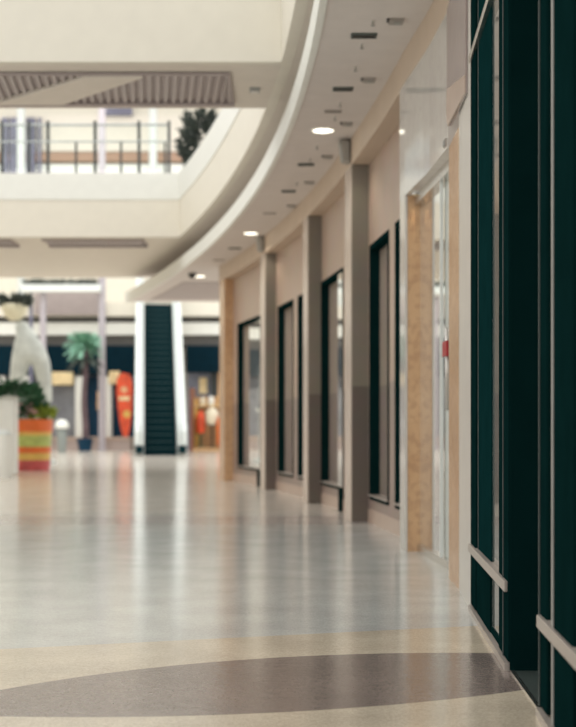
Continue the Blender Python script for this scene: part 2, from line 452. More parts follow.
# ---------------------------------------------------------------- pillars
def pillar(y, ln, m, label, name, cat, group, front=None):
    p, tt, n = frame_at(y)
    t = thing(name, label, cat, p, group=group)
    def q(a, b): v = p + tt * a + n * b; return (v.x, v.y)
    build('shaft', MB().prism([q(0, .002), q(0, .26), q(ln, .26), q(ln, .002)], 0, HB), m, t, bev=.006)
    if front: build('front_facing', MB().prism([q(.006, -.004), q(.006, .004), q(ln - .006, .004), q(ln - .006, -.004)], 0.004, HB - .004), front, t)
    return t
pillar(12.53, .42, M['pillar'], 'tall beige pillar with darker base, nearest, carrying the grey speaker above', 'pillar', 'pillar', 'beige wall pillars', M['pface'])
pillar(15.56, .36, M['pillar'], 'tall beige pillar with darker base, second along the window wall', 'pillar', 'pillar', 'beige wall pillars', M['pface'])
pillar(18.9, .38, M['pillar'], 'beige pillar with darker base, third, just before the marble pillar', 'pillar', 'pillar', 'beige wall pillars', M['pface'])
pillar(22.2, .40, M['tan'], 'slender tan marble pillar ending the row of shop windows', 'marble_pillar', 'pillar', None)

# ---------------------------------------------------------------- marble portal
p0, t0, n0 = frame_at(9.62)
def col(y0, y1, o0, o1, z0, z1): return MB().prism([(W(y0) + o0, y0), (W(y0) + o1, y0), (W(y1) + o1, y1), (W(y1) + o0, y1)], z0, z1)
t = thing('marble_column', 'glossy marble column on the far side of the portal, next to the windows', 'column', (W(9.7), 9.7, 0))
build('shaft', col(9.56, 9.80, .012, .3, 0, 2.43), M['tan'], t)
build('front_slab', col(9.555, 9.80, -.004, .012, 0, 2.43), M['wmarb'], t)
t = thing('marble_column', 'tan marble column on the near side of the portal, beside the dark shopfront', 'column', (W(7.6), 7.6, 0))
build('shaft', col(7.35, 7.90, 0, .25, 0, 2.43), M['tan'], t)
build('edge_slab', col(6.5, 7.35, 0.0, .25, 0, 3.2), mat('pale_stone_slab', (.62, .59, .54), .3, var=.04), t)
t = thing('portal_header', 'polished white marble slab over the glazed portal', 'header', (W(8.9), 8.9, 2.43))
hy = rng(7.9, 9.80, 8)
build('slab', MB().ribbon(lambda y: W(y) - .006, lambda y: W(y) + .3, hy, 2.43, 3.2), M['wmarb'], t)
t = thing('fascia_panel', 'grey glossy panel with rounded corner above the tan marble column', 'panel', (W(7.25), 7.25, 2.45))
pl = MB()
prof = [(7.9, 2.66), (7.88, 2.575), (7.80, 2.527), (7.72, 2.515), (6.68, 2.445), (6.68, 3.2), (7.9, 3.2)]
vs = [(W(y) - .012, y, z) for y, z in prof] + [(W(y) - .001, y, z) for y, z in prof]; k = len(prof)
pl.add(vs, [tuple(range(k)), tuple(range(k, 2 * k))[::-1]] + [(i, (i + 1) % k, k + (i + 1) % k, k + i) for i in range(k)])
build('board', pl, mat('grey_lilac_panel', (.36, .30, .285), .25, var=.05), t)
pl = MB()
prof = [(7.9, 2.66), (7.88, 2.575), (7.80, 2.527), (6.68, 2.445), (6.68, 2.53), (7.87, 2.75)]
vs = [(W(y) - .016, y, z) for y, z in prof] + [(W(y) - .012, y, z) for y, z in prof]
pl.add(vs, [tuple(range(6)), tuple(range(6, 12))[::-1]] + [(i, (i + 1) % 6, 6 + (i + 1) % 6, 6 + i) for i in range(6)])
build('reflection_band', pl, mat('mauve_tan_reflection', (.50, .38, .31), .3, var=.06), t)  # sloped mirror reflection painted as a thin layer on the board

t = thing('portal_glazing', 'tall glass shop window under the marble header with silver tracks', 'shop window', (W(8.7) + .1, 8.7, 0))
pg = build('pane', col(7.9, 9.56, .098, .108, .05, 2.36), M['pglass'], t)
build('bottom_track', col(7.9, 9.56, .075, .12, 0, .05), M['silver'], t)
build('top_track', col(7.9, 9.56, .06, .12, 2.36, 2.43), M['silver'], t)
build('door_post', col(8.60, 8.63, .06, .078, .05, 2.36), M['colw'], t)
build('pull_bar', MB().tube([(W(8.42) + .07, 8.42, .95), (W(8.42) + .07, 8.42, 1.45)], .012), M['silver'], pg)
tag(build('door_sign', col(8.34, 8.50, .055, .068, 1.275, 1.365), M['red'], pg), 'small red plate on the glass')
t = thing('downlight', 'tiny downlight under the marble header lighting the tan reveal', 'lamp', (W(9.45) + .05, 9.45, 2.43))
build('can', MB().lathe(W(9.45) + .05, 9.45, [(.03, 2.415), (.03, 2.43)], 16), M['silver'], t)
build('bulb', MB().lathe(W(9.45) + .05, 9.45, [(.012, 2.411), (.012, 2.415)], 16), M['butter'], t)
sw = thing('twin_mark', 'tiny dark twin mark at the lower corner of the white header', 'mark', (W(7.98) - .006, 7.98, 2.46))  # small bars for a tiny twin mark; the switch form is made up
build('plate', col(7.94, 8.02, -.014, -.006, 2.445, 2.49), M['pale'], sw)
build('mark_bar', col(7.95, 7.975, -.019, -.014, 2.452, 2.483), M['grey'], sw); build('mark_bar', col(7.985, 8.01, -.019, -.014, 2.452, 2.483), M['grey'], sw)

# ---------------------------------------------------------------- dark shopfronts beside the camera
def sf(y0, y1, o0, o1, z0, z1): return MB().prism([(W(y0) + o0, y0), (W(y0) + o1, y0), (W(y1) + o1, y1), (W(y1) + o0, y1)], z0, z1)
t = thing('shopfront', 'dark green framed shopfront beyond the dark doorway, next to the marble column', 'shopfront', (W(5.7), 5.7, 0))
build('post', sf(6.24, 6.5, 0, .12, .03, 3.2), M['dark'], t, bev=.004)
build('mullion', sf(5.60, 6.17, .008, .1, .31, 3.2), M['dark2'], t, bev=.004)
build('post', sf(4.88, 5.20, 0, .16, .03, 3.2), M['dark'], t, bev=.004)
build('edge_glint', sf(6.175, 6.2, .008, .05, .31, 3.2), M['edge'], t)  # thin strips stand in for glints along the reflecting frame
build('edge_glint', sf(5.02, 5.032, -.004, .002, .03, 3.2), M['edge'], t)
build('pane', sf(5.20, 6.24, .016, .024, .31, 3.2), M['glass'], t)
build('lower_pane', sf(5.20, 6.24, .016, .024, .05, .275), M['glass'], t)
build('kick_panel', sf(5.62, 6.24, .006, .04, .025, .275), M['dark'], t)
build('base_rail', sf(4.88, 6.5, .01, .12, 0, .05), M['dark'], t)
build('middle_rail', sf(4.90, 6.5, -.012, .08, .272, .31), M['pale'], t, bev=.003)
build('top_rail', sf(5.2, 6.47, -.012, .06, 2.53, 2.56), M['silver'], t, bev=.003)
build('upper_bar', sf(5.2, 6.2, .02, .06, 2.62, 2.65), M['silver'], t)
build('threshold', sf(4.88, 6.5, -.012, .01, 0, .025), M['pale'], t)

t = thing('shopfront', 'dark green framed shopfront nearest the camera with pale low rail', 'shopfront', (W(3.2), 3.2, 0))
build('post', sf(3.985, 4.125, 0, .12, .03, 3.2), M['dark'], t, bev=.004)
build('mullion', sf(3.5, 3.83, 0, .12, .03, 3.2), M['dark'], t, bev=.004)
build('mullion', sf(2.2, 2.35, 0, .12, .03, 3.2), M['dark'], t, bev=.004)
build('edge_glint', sf(3.835, 3.87, -.002, .04, .03, 3.2), M['edgeb'], t)  # frame edge glints, built as strips here too
build('edge_glint', sf(4.112, 4.127, -.004, .004, .03, 3.2), M['edge'], t)
build('pane', sf(1.2, 3.985, .02, .028, .31, 3.2), M['glass'], t)
build('kick_panel', sf(1.2, 3.985, .03, .05, .03, .272), M['dark'], t)
build('middle_rail', sf(1.2, 4.11, -.012, .08, .262, .30), M['pale'], t, bev=.003)
build('threshold', sf(1.2, 4.125, -.012, .01, 0, .025), M['pale'], t)

t = thing('door_1', 'almost black panelled side of the recessed shop doorway', 'doorway', (1.1, 4.9, 0), kind='structure')
build('door_side_panel', MB().box(W(4.89) + .005, 1.7, 4.862, 4.878, .0, 3.2), M['dpanel'], t)
build('door_leaf', MB().box(1.68, 1.72, 4.1, 4.862, 0.01, 3.2), M['dpanel'], t)
struct('recess_floor', MB().prism([(W(4.13) + .02, 4.13), (1.68, 4.13), (1.68, 4.862), (W(4.862) + .02, 4.862)], .0, .004), M['tile'],
       'dark grey green tile floor of the shop doorway', 'floor')
struct('trim_11', MB().prism([(W(4.13) + .005, 4.13), (W(4.13) + .02, 4.13), (W(4.862) + .02, 4.862), (W(4.862) + .005, 4.862)], .0, .006), M['silver'],
       'thin metal strip between terrazzo and the doorway tile', 'threshold strip')

# ---------------------------------------------------------------- ceiling fixtures over the corridor
ORD = ['nearest', 'second', 'third', 'fourth', 'fifth', 'sixth', 'seventh', 'eighth', 'ninth']
def on_ceiling(px, py):
    y = 2.59 * 1400 / (427 - py); return ((px - 288) * y / 1400, y)
VENTS = [(1.42, 9.25, .17)]
vents = [(.502, 9.25, .17, 0), (.421, 10.71, .155, 0), (.369, 11.47, .14, 1), (.177, 13.79, .16, 0), (.006, 15.36, .155, 0), (-.224, 16.94, .16, 1), (-.767, 20.26, .19, 0), (-1.07, 21.7, .19, 1)]
vm = {}
for kind, mm in ((0, 'vent'), (1, 'ventp')):
    v0 = thing('ceiling_vent', 'x', 'vent', (0, 0, HC), group='slot vents in the corridor ceiling'); vm[kind] = v0
    build('frame', MB().box(-.085, .085, -.05, -.035, -.012, 0).box(-.085, .085, .035, .05, -.012, 0).box(-.085, -.075, -.035, .035, -.012, 0).box(.075, .085, -.035, .035, -.012, 0), M[mm], v0, True)
    b = MB()
    for i in range(3): b.box(-.075, .075, -.03 + i * .022, -.016 + i * .022, -.01, 0)
    build('louvres', b, M['black' if kind == 0 else 'ventp'], v0, True)
first = {0: True, 1: True}
for i, (x, y, w_, kd) in enumerate(vents):
    o = vm[kd] if first[kd] else copy_tree(vm[kd]); first[kd] = False
    o.location = (x, y, HC); o.scale = (w_ / .17, 1.0 if kd == 0 else .7, 1)
    o['label'] = '%s slot vent along the corridor ceiling, %s' % (ORD[i], 'dark green grey' if kd == 0 else 'pale and thin')
squares = [(.688, 8.91), (.603, 10.42), (.503, 11.93), (.382, 13.38), (.233, 14.8), (.047, 16.37)]
s0 = thing('ceiling_fixture', 'x', 'ceiling fixture', (0, 0, HC), group='small square fixtures beside the bulkhead')
build('housing', MB().box(-.045, .045, -.045, .045, -.02, 0), M['ventp'], s0, True)
build('lens', MB().box(-.012, .03, -.035, .02, -.028, -.02), M['grey'], s0, True)
build('bracket', MB().box(-.06, -.045, -.04, .03, -.01, 0), M['black'], s0, True)
for i, (x, y) in enumerate(squares):
    o = s0 if i == 0 else copy_tree(s0); o.location = (x, y, HC)
    o['label'] = '%s small square fixture on the corridor ceiling beside the tan bulkhead' % ORD[i]
dots = [(.542, 8.93), (.5, 9.47), (.486, 10.07), (.416, 11.19), (.392, 11.68), (.267, 12.9), (.212, 13.5), (.095, 14.8)]
d0 = thing('sprinkler', 'x', 'sprinkler', (0, 0, HC), group='sprinkler heads in the corridor ceiling')
build('head', MB().lathe(0, 0, [(.005, -.035), (.014, -.033), (.014, -.028), (.006, -.026), (.006, -.004)], 10), M['grey'], d0, True)
build('rose', MB().lathe(0, 0, [(.016, -.004), (.016, 0)], 10), M['trimw'], d0, True)
for i, (x, y) in enumerate(dots):
    o = d0 if i == 0 else copy_tree(d0); o.location = (x, y, HC)
    o['label'] = '%s small sprinkler head along the corridor ceiling' % ORD[i]
lights = [(.306, 12.2), (-.494, 18.69), (-1.51, 24.0)]
l0 = thing('downlight', 'x', 'lamp', (0, 0, HC), group='round lit downlights in the corridor ceiling')
build('rim', MB().lathe(0, 0, [(.115, -.008), (.115, 0)], 28), M['trimw'], l0, True)
build('diffuser', MB().lathe(0, 0, [(.09, -.011), (.09, -.008)], 28), M['lamp'], l0, True)
for i, (x, y) in enumerate(lights):
    o = l0 if i == 0 else copy_tree(l0); o.location = (x, y, HC)
    o['label'] = ['nearest round lit downlight in the corridor ceiling', 'middle round lit downlight along the curved corridor ceiling', 'farthest round lit downlight by the dark dome camera'][i]
t = thing('ceiling_camera', 'small dark dome camera on the ceiling beside the farthest downlight', 'camera', (-1.60, 23.4, HC))
build('dome', MB().lathe(-1.60, 23.4, [(.01, HC - .11), (.045, HC - .095), (.065, HC - .05), (.065, HC - .02)], 16), M['black'], t)
build('collar', MB().lathe(-1.60, 23.4, [(.08, HC - .02), (.08, HC)], 16), M['trimw'], t)

# loudspeakers hung on the bulkhead
def speaker(y, s, label):
    p, tt, n = frame_at(y); p = p + Vector((0, 0, HC - .02))
    t = thing('loudspeaker', label, 'speaker', p, group='speakers on the bulkhead')
    ang = math.atan2(n.y, n.x)
    b = MB(); prof = [(-.10, -.26), (-.135, .0), (-.02, .0), (-.012, -.27)]
    vs = [(a * s, h * .5 * s, z * s) for h in (-.2, .2) for a, z in prof]
    b.add(vs, [(0, 1, 2, 3), (7, 6, 5, 4), (0, 4, 5, 1), (1, 5, 6, 2), (2, 6, 7, 3), (3, 7, 4, 0)])
    cab = o = build('cabinet', b, M['mesh_'], t, True, bev=.008); o.rotation_euler = (0, 0, ang)
    g = MB(); g.add([(-.142 * s, -.08 * s, -.01 * s), (-.142 * s, .08 * s, -.01 * s), (-.108 * s, .08 * s, -.25 * s), (-.108 * s, -.08 * s, -.25 * s),
                     (-.135 * s, -.08 * s, -.01 * s), (-.135 * s, .08 * s, -.01 * s), (-.1 * s, .08 * s, -.25 * s), (-.1 * s, -.08 * s, -.25 * s)],
                    [(0, 1, 2, 3), (7, 6, 5, 4), (0, 4, 5, 1), (1, 5, 6, 2), (2, 6, 7, 3), (3, 7, 4, 0)])
    build('grille', g, M['grey'], cab, True)
    o = build('bracket', MB().box(-.02 * s, .004, -.03, .03, -.2 * s, .01), M['postm'], t, True); o.rotation_euler = (0, 0, ang)
speaker(12.62, .72, 'grey wedge loudspeaker on the bulkhead over the nearest beige pillar')
speaker(19.0, .72, 'pale wedge loudspeaker on the bulkhead over the third beige pillar')

# ---------------------------------------------------------------- glass railing on the farther walkway
t = thing('glass_railing', 'glass railing with dark posts on the farther upper walkway', 'railing', (-3.5, 22.6, 4.93))
for k, px in enumerate((2, 29, 48, 95, 139, 169)):
    x = (px - 288) * 22.55 / 1400
    build('post', MB().box(x - .022, x + .022, 22.53, 22.59, 4.93, 5.78 - .0 * k), M['postm'], t)
for px in (76, 121, 165):
    x = (px - 288) * 22.55 / 1400
    build('short_post', MB().box(x - .016, x + .016, 22.54, 22.58, 4.93, 5.46), M['postm'], t)
build('top_rail', MB().tube([(-7.5, 22.56, 5.72), (-1.95, 22.56, 5.72)], .018, 8), M['rail'], t)
build('middle_rail', MB().tube([(-7.5, 22.52, 5.44), (-1.95, 22.52, 5.44)], .014, 8), M['rail'], t)
build('pane', MB().box(-7.5, -1.95, 22.555, 22.565, 4.98, 5.70), M['clear'], t)

# ---------------------------------------------------------------- escalator
esc = thing('escalator', 'tall escalator with dark steps between white balustrades', 'escalator', (-3.87, 42.5, 0), math.radians(5.85))
TH = math.tan(math.radians(33.)); RISE = .21; RUN = RISE / TH; N = 25
b = MB().box(-.49, .49, 0, RUN + .05, 0, RISE, 0).box(-.49, .49, -.012, .03, RISE - .03, RISE + .004, 1)
st = build('step', b, [M['step'], M['nose']], esc, True)
for i in range(1, N):
    c = st.copy(); C.objects.link(c); c.parent = esc; c.location = (0, i * RUN, i * RISE)
top = N * RISE; ty = N * RUN
build('comb_plate', MB().box(-.49, .49, -1.0, -.012, 0, .025), M['step'], esc, True)
build('landing_plate', MB().box(-.49, .49, ty + .05, ty + 1.2, top - .2, top), M['step'], esc, True)
prof = [(-.75, 0), (-.80, .35), (-.74, .72), (-.58, .92), (-.35, .98), (.1, 1.0), (ty, top + .98), (ty + 1.2, top + 1.0), (ty + 1.2, top - .5), (ty, top - .5), (.5, 0)]
for s_ in (-1, 1):
    x0, x1 = (s_ * .50, s_ * .78)
    bal = build('balustrade', MB().xprism(prof, min(x0, x1), max(x0, x1)), M['balu'], esc, True, bev=.03)
    xm = s_ * .60
    path = [(xm, y, z + .03) for y, z in [(-.70, .30), (-.80, .40), (-.77, .74), (-.60, .95), (-.35, 1.01), (.1, 1.03), (ty, top + 1.01), (ty + 1.2, top + 1.03)]]
    build('handrail', MB().tube(path, .04, 10), M['rail'], bal, True)
    build('handrail_inlet', MB().box(s_ * .64 - .12, s_ * .64 + .12, -.86, -.76, .06, .30), M['step'], bal, True)
build('truss_casing', MB().xprism([(.3, -.0), (ty, top - .55), (ty + 1.2, top - .55), (ty + 1.2, top - .3), (ty, top - .25), (.35, .0)], -.7, .7), M['balu'], esc, True)

# ---------------------------------------------------------------- far end of the hall
BY = 53.2
struct('wall_back', MB().box(-16, 3, BY + .6, BY + .8, 0, 14), M['cream'], 'far cream wall of the atrium', 'wall')
struct('wall_left', MB().box(-16, -15.8, 8, BY + .6, 0, 7), M['cream'], 'side wall of the atrium beyond the void', 'wall')
struct('upper_landing', MB().box(-16, 3, 51.7, BY + .6, 4.95, 5.45), M['cream'], 'cream edge of the far upper landing at the escalator top', 'landing')
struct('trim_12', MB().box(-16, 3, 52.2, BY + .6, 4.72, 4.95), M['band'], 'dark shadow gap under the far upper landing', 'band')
struct('trim_13', MB().box(-16, 3, 51.9, BY + .6, 4.27, 4.72), M['white'], 'white band across the far wall beside the escalator', 'band')
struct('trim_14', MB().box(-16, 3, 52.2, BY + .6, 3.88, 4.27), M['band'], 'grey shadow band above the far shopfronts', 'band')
def bx(px, d=52.): return (px - 288) * d / 1400.
def bz(py, d=52.): return .85 + (427 - py) * d / 1400.
# shopfront left of the escalator
t = thing('far_shopfront', 'distant shop with dark fascia and navy windows left of the escalator', 'shopfront', (-7.5, 52.2, 0))
build('fascia', MB().box(-16, bx(134), 52.0, BY + .6, bz(374), 3.88), M['teal'], t)
build('back_panel', MB().box(-16, bx(134), 53., BY + .6, .48, bz(374)), M['bluish'], t)
for a, b_, c_, d_ in ((52, 73, 372, 385), (109, 120, 371, 384)):
    build('sign_box', MB().box(bx(a), bx(b_), 51.95, 52.15, bz(d_), bz(c_)), M['butter'], t, bev=.02)
for a, b_ in ((74.5, 84), (104, 111), (-42, -30), (-22, -14), (-4, 4), (24, 30)):  # leftmost ones stand out of view, added for bright streaks in the portal glass
    build('pilaster', MB().box(bx(a), bx(b_), 52.1, 52.5, .48, bz(376)), M['white'], t, bev=.02)
build('grey_pane', MB().box(-16, bx(74), 52.6, 52.65, .48, bz(386)), M['greyp'], t)
build('navy_pane', MB().box(bx(84), bx(104), 52.6, 52.65, .48, bz(376)), M['navy'], t)
build('poster', MB().box(bx(95), bx(103), 52.5, 52.54, bz(410), bz(391)), M['peach'], t)
build('end_pane', MB().box(bx(111), bx(134), 52.6, 52.65, .48, bz(384)), M['navy'], t)
t = thing('bench_wall', 'low pinkish stone ledge in front of the far shop', 'ledge', (-9, 51.6, 0))
build('base', MB().box(-15, bx(131), 51.45, 52.9, 0, .36), M['pinkst'], t); build('coping', MB().box(-15, bx(131) + .03, 51.4, 52.9, .36, .48), M['plinth'], t, bev=.02)
# red display figure
t = thing('display_banner', 'red and orange rounded display banner standing left of the escalator', 'banner', (bx(125), 51.75, .48))
xs_ = bx(125); prof = [(.0, .0), (.1, .03), (.2, .5), (.27, 1.1), (.30, 1.7), (.28, 2.1), (.18, 2.32), (0, 2.38)]
b = MB()
pts = [(xs_ + .05 * (1 - z / 2.4) + r, z + .48) for r, z in prof] + [(xs_ + .05 * (1 - z / 2.4) - r, z + .48) for r, z in prof[::-1]]
k = len(pts); b.add([(x, 51.72, z) for x, z in pts] + [(x, 51.78, z) for x, z in pts], [tuple(range(k)), tuple(range(k, 2 * k))[::-1]] + [(i, k + i, k + (i + 1) % k, (i + 1) % k) for i in range(k)])
brd = build('board', b, M['redo'], t)
build('round_print', MB().lathe(0, 0, [(.12, 0), (.12, .01)], 18), M['peach'], brd, True).matrix_local = Matrix.Translation((0, -.035, 1.75)) @ Matrix.Rotation(math.pi / 2, 4, 'X')
build('white_print', MB().box(xs_ - .2, xs_ + .2, 51.71, 51.72, .48 + 1.35, .48 + 1.5), M['butter'], brd)
build('gold_print', MB().lathe(0, 0, [(.14, 0), (.14, .01)], 18), M['gold'], brd, True).matrix_local = Matrix.Translation((.1, -.035, .85)) @ Matrix.Rotation(math.pi / 2, 4, 'X')
# shop right of the escalator
t = thing('far_shopfront', 'distant shop with dark fascia right of the escalator', 'shopfront', (-2.5, 52.2, 0))
build('fascia', MB().box(bx(186), 3, 52.0, BY + .6, bz(372), 3.88), M['teal'], t)
build('window', MB().box(bx(186), 3, 52.8, BY + .6, 0, bz(372)), M['bluish'], t)
build('poster', MB().box(bx(198), bx(206), 52.7, 52.8, bz(393), bz(377)), M['butter'], t)
build('shelf_post', MB().box(bx(210), bx(216), 52.6, 52.8, 0, bz(372)), M['postm'], t)
build('warm_panel', MB().box(bx(217), 3, 52.6, 52.8, 0, bz(372)), M['peach'], t)
t = thing('display_counter', 'warm wooden display counter right of the escalator', 'counter', (-2.6, 49.3, 0))
d = 48.5
build('back_board', MB().box(bx(192, d), -1.2, d + 1.2, d + 1.3, 0, bz(396, d)), M['wood'], t)
build('side_board', MB().box(bx(189.5, d), bx(193, d), d, d + 1.3, 0, bz(388, d)), M['woodd'], t)
build('plinth', MB().box(bx(193, d), -1.2, d, d + 1.2, 0, .14), M['wood'], t)
build('shelf', MB().box(bx(193, d), -1.2, d + .75, d + 1.2, bz(405, d) - .04, bz(405, d)), M['butter'], t)
def jar(name, px, y, z, r, h, m, label, cat, lid=None):
    x = bx(px, y)
    t = thing(name, label, cat, (x, y, z))
    build('body', MB().lathe(x, y, [(r * .7, z), (r, z + h * .2), (r, z + h * .7), (r * .75, z + h * .95), (r * .5, z + h)], 18), m, t)
    build('cap', MB().lathe(x, y, [(r * .45, z + h), (r * .5, z + h * 1.05), (r * .3, z + h * 1.12)], 14), lid or m, t)
def stand(px, y, h, r, m, label):
    x = bx(px, y); t = thing('display_stand', label, 'stand', (x, y, .14))
    build('pole', MB().lathe(x, y, [(.035, .16), (.035, h - .03)], 10), m, t)
    build('foot', MB().lathe(x, y, [(r, .14), (r, .16)], 16), m, t); build('plate', MB().lathe(x, y, [(r, h - .03), (r, h)], 16), m, t)
stand(200.5, 49.0, .62, .17, M['leaf'], 'dark green display stand under the red jar')
jar('display_jar', 200.5, 49.0, .62, .17, .72, M['redo'], 'bright red round jar on the wooden counter', 'jar')
stand(212, 48.9, .92, .2, M['black'], 'thin black stand carrying the ivory globe')
jar('display_globe', 212, 48.9, .92, .24, .55, M['ivory'], 'big ivory globe on a thin black stand', 'globe')
jar('display_jar', 221.5, 48.7, .14, .17, 1.05, M['orange'], 'orange jar beside the marble pillar', 'jar')
jar('display_jar', 194.8, 49.4, .14, .14, 1.5, M['gold'], 'golden jar against the reddish side board', 'jar')
z_ = bz(405, d)
jar('small_pot', 202.5, 49.45, z_, .11, .26, M['ivory'], 'small ivory pot on the counter shelf above the red jar', 'pot')
jar('small_pot', 211, 49.45, z_, .11, .30, M['white'], 'small white pot on the counter shelf above the globe', 'pot')

# upper far facade seen through the void
t = thing('upper_facade', 'distant pale upper storey facade with brown rail and violet windows', 'facade', (-7, BY + .5, 5.45))
build('brown_band', MB().box(-15.7, -2.0, BY + .3, BY + .6, 11.0, 11.35), M['brown'], t)
build('white_band', MB().box(-15.7, -2.0, BY + .35, BY + .6, 9.7, 10.9), M['white'], t)
build('pale_panel', MB().box(-15.7, -2.0, BY + .4, BY + .6, 11.4, 12.8), M['softcream'], t)
for a, b_ in ((-1, 6), (7.5, 17), (24, 33), (36, 39)):
    build('window', MB().box(bx(a, 53), bx(b_, 53), BY + .2, BY + .35, 10.5, 12.65), M['violet'], t)
build('window', MB().box(bx(104, 53), bx(131, 53), BY + .2, BY + .4, 12.75, 13.1), M['violet'], t)
build('lower_mauve_wall', MB().box(bx(36), bx(106), 51.6, 51.72, 4.98, 6.0), M['mauve'], t)
cl = 0
for px, z0, z1, r, m_, lab in ((21, 5.45, 13.5, .15, 'colw', 'pale round column on the far upper level, left of three'), (102, 0.0, 13.5, .13, 'lilac', 'tall lilac grey column in front of the far shop beside the palm'),
                        (153, 5.45, 13.5, .15, 'colw', 'pale round column on the far upper level above the escalator'), (43, 0.0, 5.75, .12, 'lilac', 'lilac grey column behind the arched sculpture'), (31, 0, 5.75, .07, 'violet', 'thin dark violet pole behind the arched sculpture')):
    y = 52.3 if z0 > 1 else 50.6
    t = thing('round_column', lab, 'column', (bx(px, y), y, z0))
    x = bx(px, y)
    build('shaft', MB().lathe(x, y, [(r, z0 + .1), (r, z1)], 20), M[m_], t); build('foot', MB().lathe(x, y, [(r * 1.3, z0), (r * 1.3, z0 + .1)], 20), M[m_], t)
t = thing('cross_beam', 'white horizontal beam joining the lilac columns', 'beam', (bx(62, 50.3), 50.3, 5.75))
build('girder', MB().box(bx(22, 50.3), bx(101, 50.3), 50.2, 50.42, 5.75, 5.98), M['colw'], t, bev=.02); build('flange', MB().box(bx(22, 50.3), bx(101, 50.3), 50.12, 50.5, 5.70, 5.75), M['white'], t)
b = MB()
for i in range(420):
    x = random.uniform(bx(24, 50.3), bx(98, 50.3)); b.leaf((x, 50.3 + random.uniform(-.1, .1), 5.98), (random.uniform(-.8, .8), random.uniform(-.5, .5), random.uniform(.3, 1)), random.uniform(.1, .28), .08)
tag(build('trailing_foliage', b, M['leafd']), 'dark leaves along the top of the white beam', 'foliage', kind='stuff')

# ---------------------------------------------------------------- plants, planters, sculpture on the left
# palm
px_, py_ = bx(85, 49.6), 49.6
t = thing('palm_tree', 'palm tree with pale green drooping crown in front of the far shop', 'palm', (px_, py_, 0))
build('trunk', MB().tube([(px_ + .03 * math.sin(i), py_, i * .38) for i in range(11)], [.13 - .005 * i for i in range(11)], 10), M['bark'], t)
build('pot', MB().lathe(px_, py_, [(.22, 0), (.3, .42), (.32, .45), (.26, .45), (.24, .4)], 20), M['navy'], t)
def fronds(cx, cy, cz, n, L, droop, m, parent, up=.4):
    b = MB()
    for i in range(n):
        a = 6.283 * i / n + random.uniform(-.2, .2); el = random.uniform(-.3, 1.2) * up * 2; pts = []
        for k in range(7):
            s = k / 6; r = L * s * math.cos(el * .6); pts.append(Vector((cx + r * math.cos(a), cy + r * math.sin(a), cz + L * s * math.sin(el) - droop * s * s)))
        for k in range(6):
            d = pts[k + 1] - pts[k]; sd = Vector((-math.sin(a), math.cos(a), 0))
            for e in (0, .33, .66):
                p = pts[k] + d * e
                for sg in (-1, 1):
                    ll = L * .32 * (1 - .5 * k / 6); w = d.normalized() * ll * .5 + sd * sg * ll * .7 + Vector((0, 0, -ll * .45))
                    q = d.normalized() * .035
                    b.add([p - q, p + q, p + w], [(0, 1, 2)])
            wd = sd * .015; b.add([pts[k] - wd, pts[k] + wd, pts[k + 1] + wd, pts[k + 1] - wd], [(0, 1, 2, 3)])
    return build('crown', b, m, parent)
fronds(px_ - .05, py_, 3.75, 46, .72, .25, M['leafm'], t, .75)
fronds(px_, py_, 3.25, 12, .7, .5, M['leafd'], t, .2).name = 'lower_fronds'

gx, gy = -1.62, 27.0
t = thing('gallery_tree', 'dark leafy indoor tree on the upper gallery behind the white parapet', 'tree', (gx, gy, H2 + .5))
build('trunk', MB().tube([(gx, gy, H2 + .5), (gx + .03, gy, H2 + 1.3), (gx, gy, H2 + 2.4)], [.07, .06, .03], 8), M['bark'], t)
b = MB()
for i in range(650):
    d = Vector((random.gauss(0, 1), random.gauss(0, 1), random.gauss(0, 1))).normalized(); q = Vector((gx, gy, H2 + 2.45)) + Vector((d.x * .45, d.y * .45, d.z * .6)) * random.random() ** .4
    b.leaf(q, d + Vector((0, 0, .2)), random.uniform(.12, .24), .09)
build('crown', b, M['leafd'], t)
# sculpture
sx_, sy_ = bx(29, 32), 32.
t = thing('stone_sculpture', 'pale grey smooth sculpture of an arched body on two legs', 'sculpture', (sx_, sy_, 0))
build('pedestal', MB().lathe(sx_, sy_, [(.62, 0), (.62, .08), (.5, .12), (.5, 1.18), (.58, 1.24), (.58, 1.3)], 28), M['stone'], t)
me = bpy.data.meshes.new('figure')
vt = [(.06, 0, 2.80), (-.14, 0, 2.5), (-.28, -.03, 1.95), (-.32, -.05, 1.32), (.24, 0, 2.42), (.36, 0, 1.9), (.40, 0, 1.32), (-.10, 0, 3.05), (-.26, 0, 3.27)]
ed = [(0, 1), (1, 2), (2, 3), (0, 4), (4, 5), (5, 6), (0, 7), (7, 8)]
me.from_pydata(vt, ed, []); fig = bpy.data.objects.new('figure', me); C.objects.link(fig); fig.parent = t
me.materials.append(M['stone'])
md = fig.modifiers.new('skin', 'SKIN'); md.use_smooth_shade = True
rad = [.34, .29, .17, .19, .27, .17, .15, .2, .13]
for i, r in enumerate(rad): me.skin_vertices[0].data[i].radius = (r, r)
me.skin_vertices[0].data[0].use_root = True
fig.modifiers.new('sub', 'SUBSURF').levels = 2; fig.modifiers['sub'].render_levels = 2
b_x = sx_ - .33
t = thing('bowl_planter', 'cream bowl with dark trailing plant on top of the sculpture', 'planter', (b_x, sy_, 3.28))
build('bowl', MB().lathe(b_x, sy_, [(.10, 3.28), (.2, 3.36), (.29, 3.52), (.31, 3.66), (.28, 3.66), (.2, 3.5)], 24), M['bowl'], t)
b = MB()
for i in range(170):
    a = random.uniform(0, 6.283); r = random.uniform(0, .22); b.leaf((b_x + r * math.cos(a), sy_ + r * math.sin(a), 3.6), (math.cos(a) * .6, math.sin(a) * .6, random.uniform(.2, 1.1)), random.uniform(.2, .45), .12)
build('plant', b, M['leafd'], t)

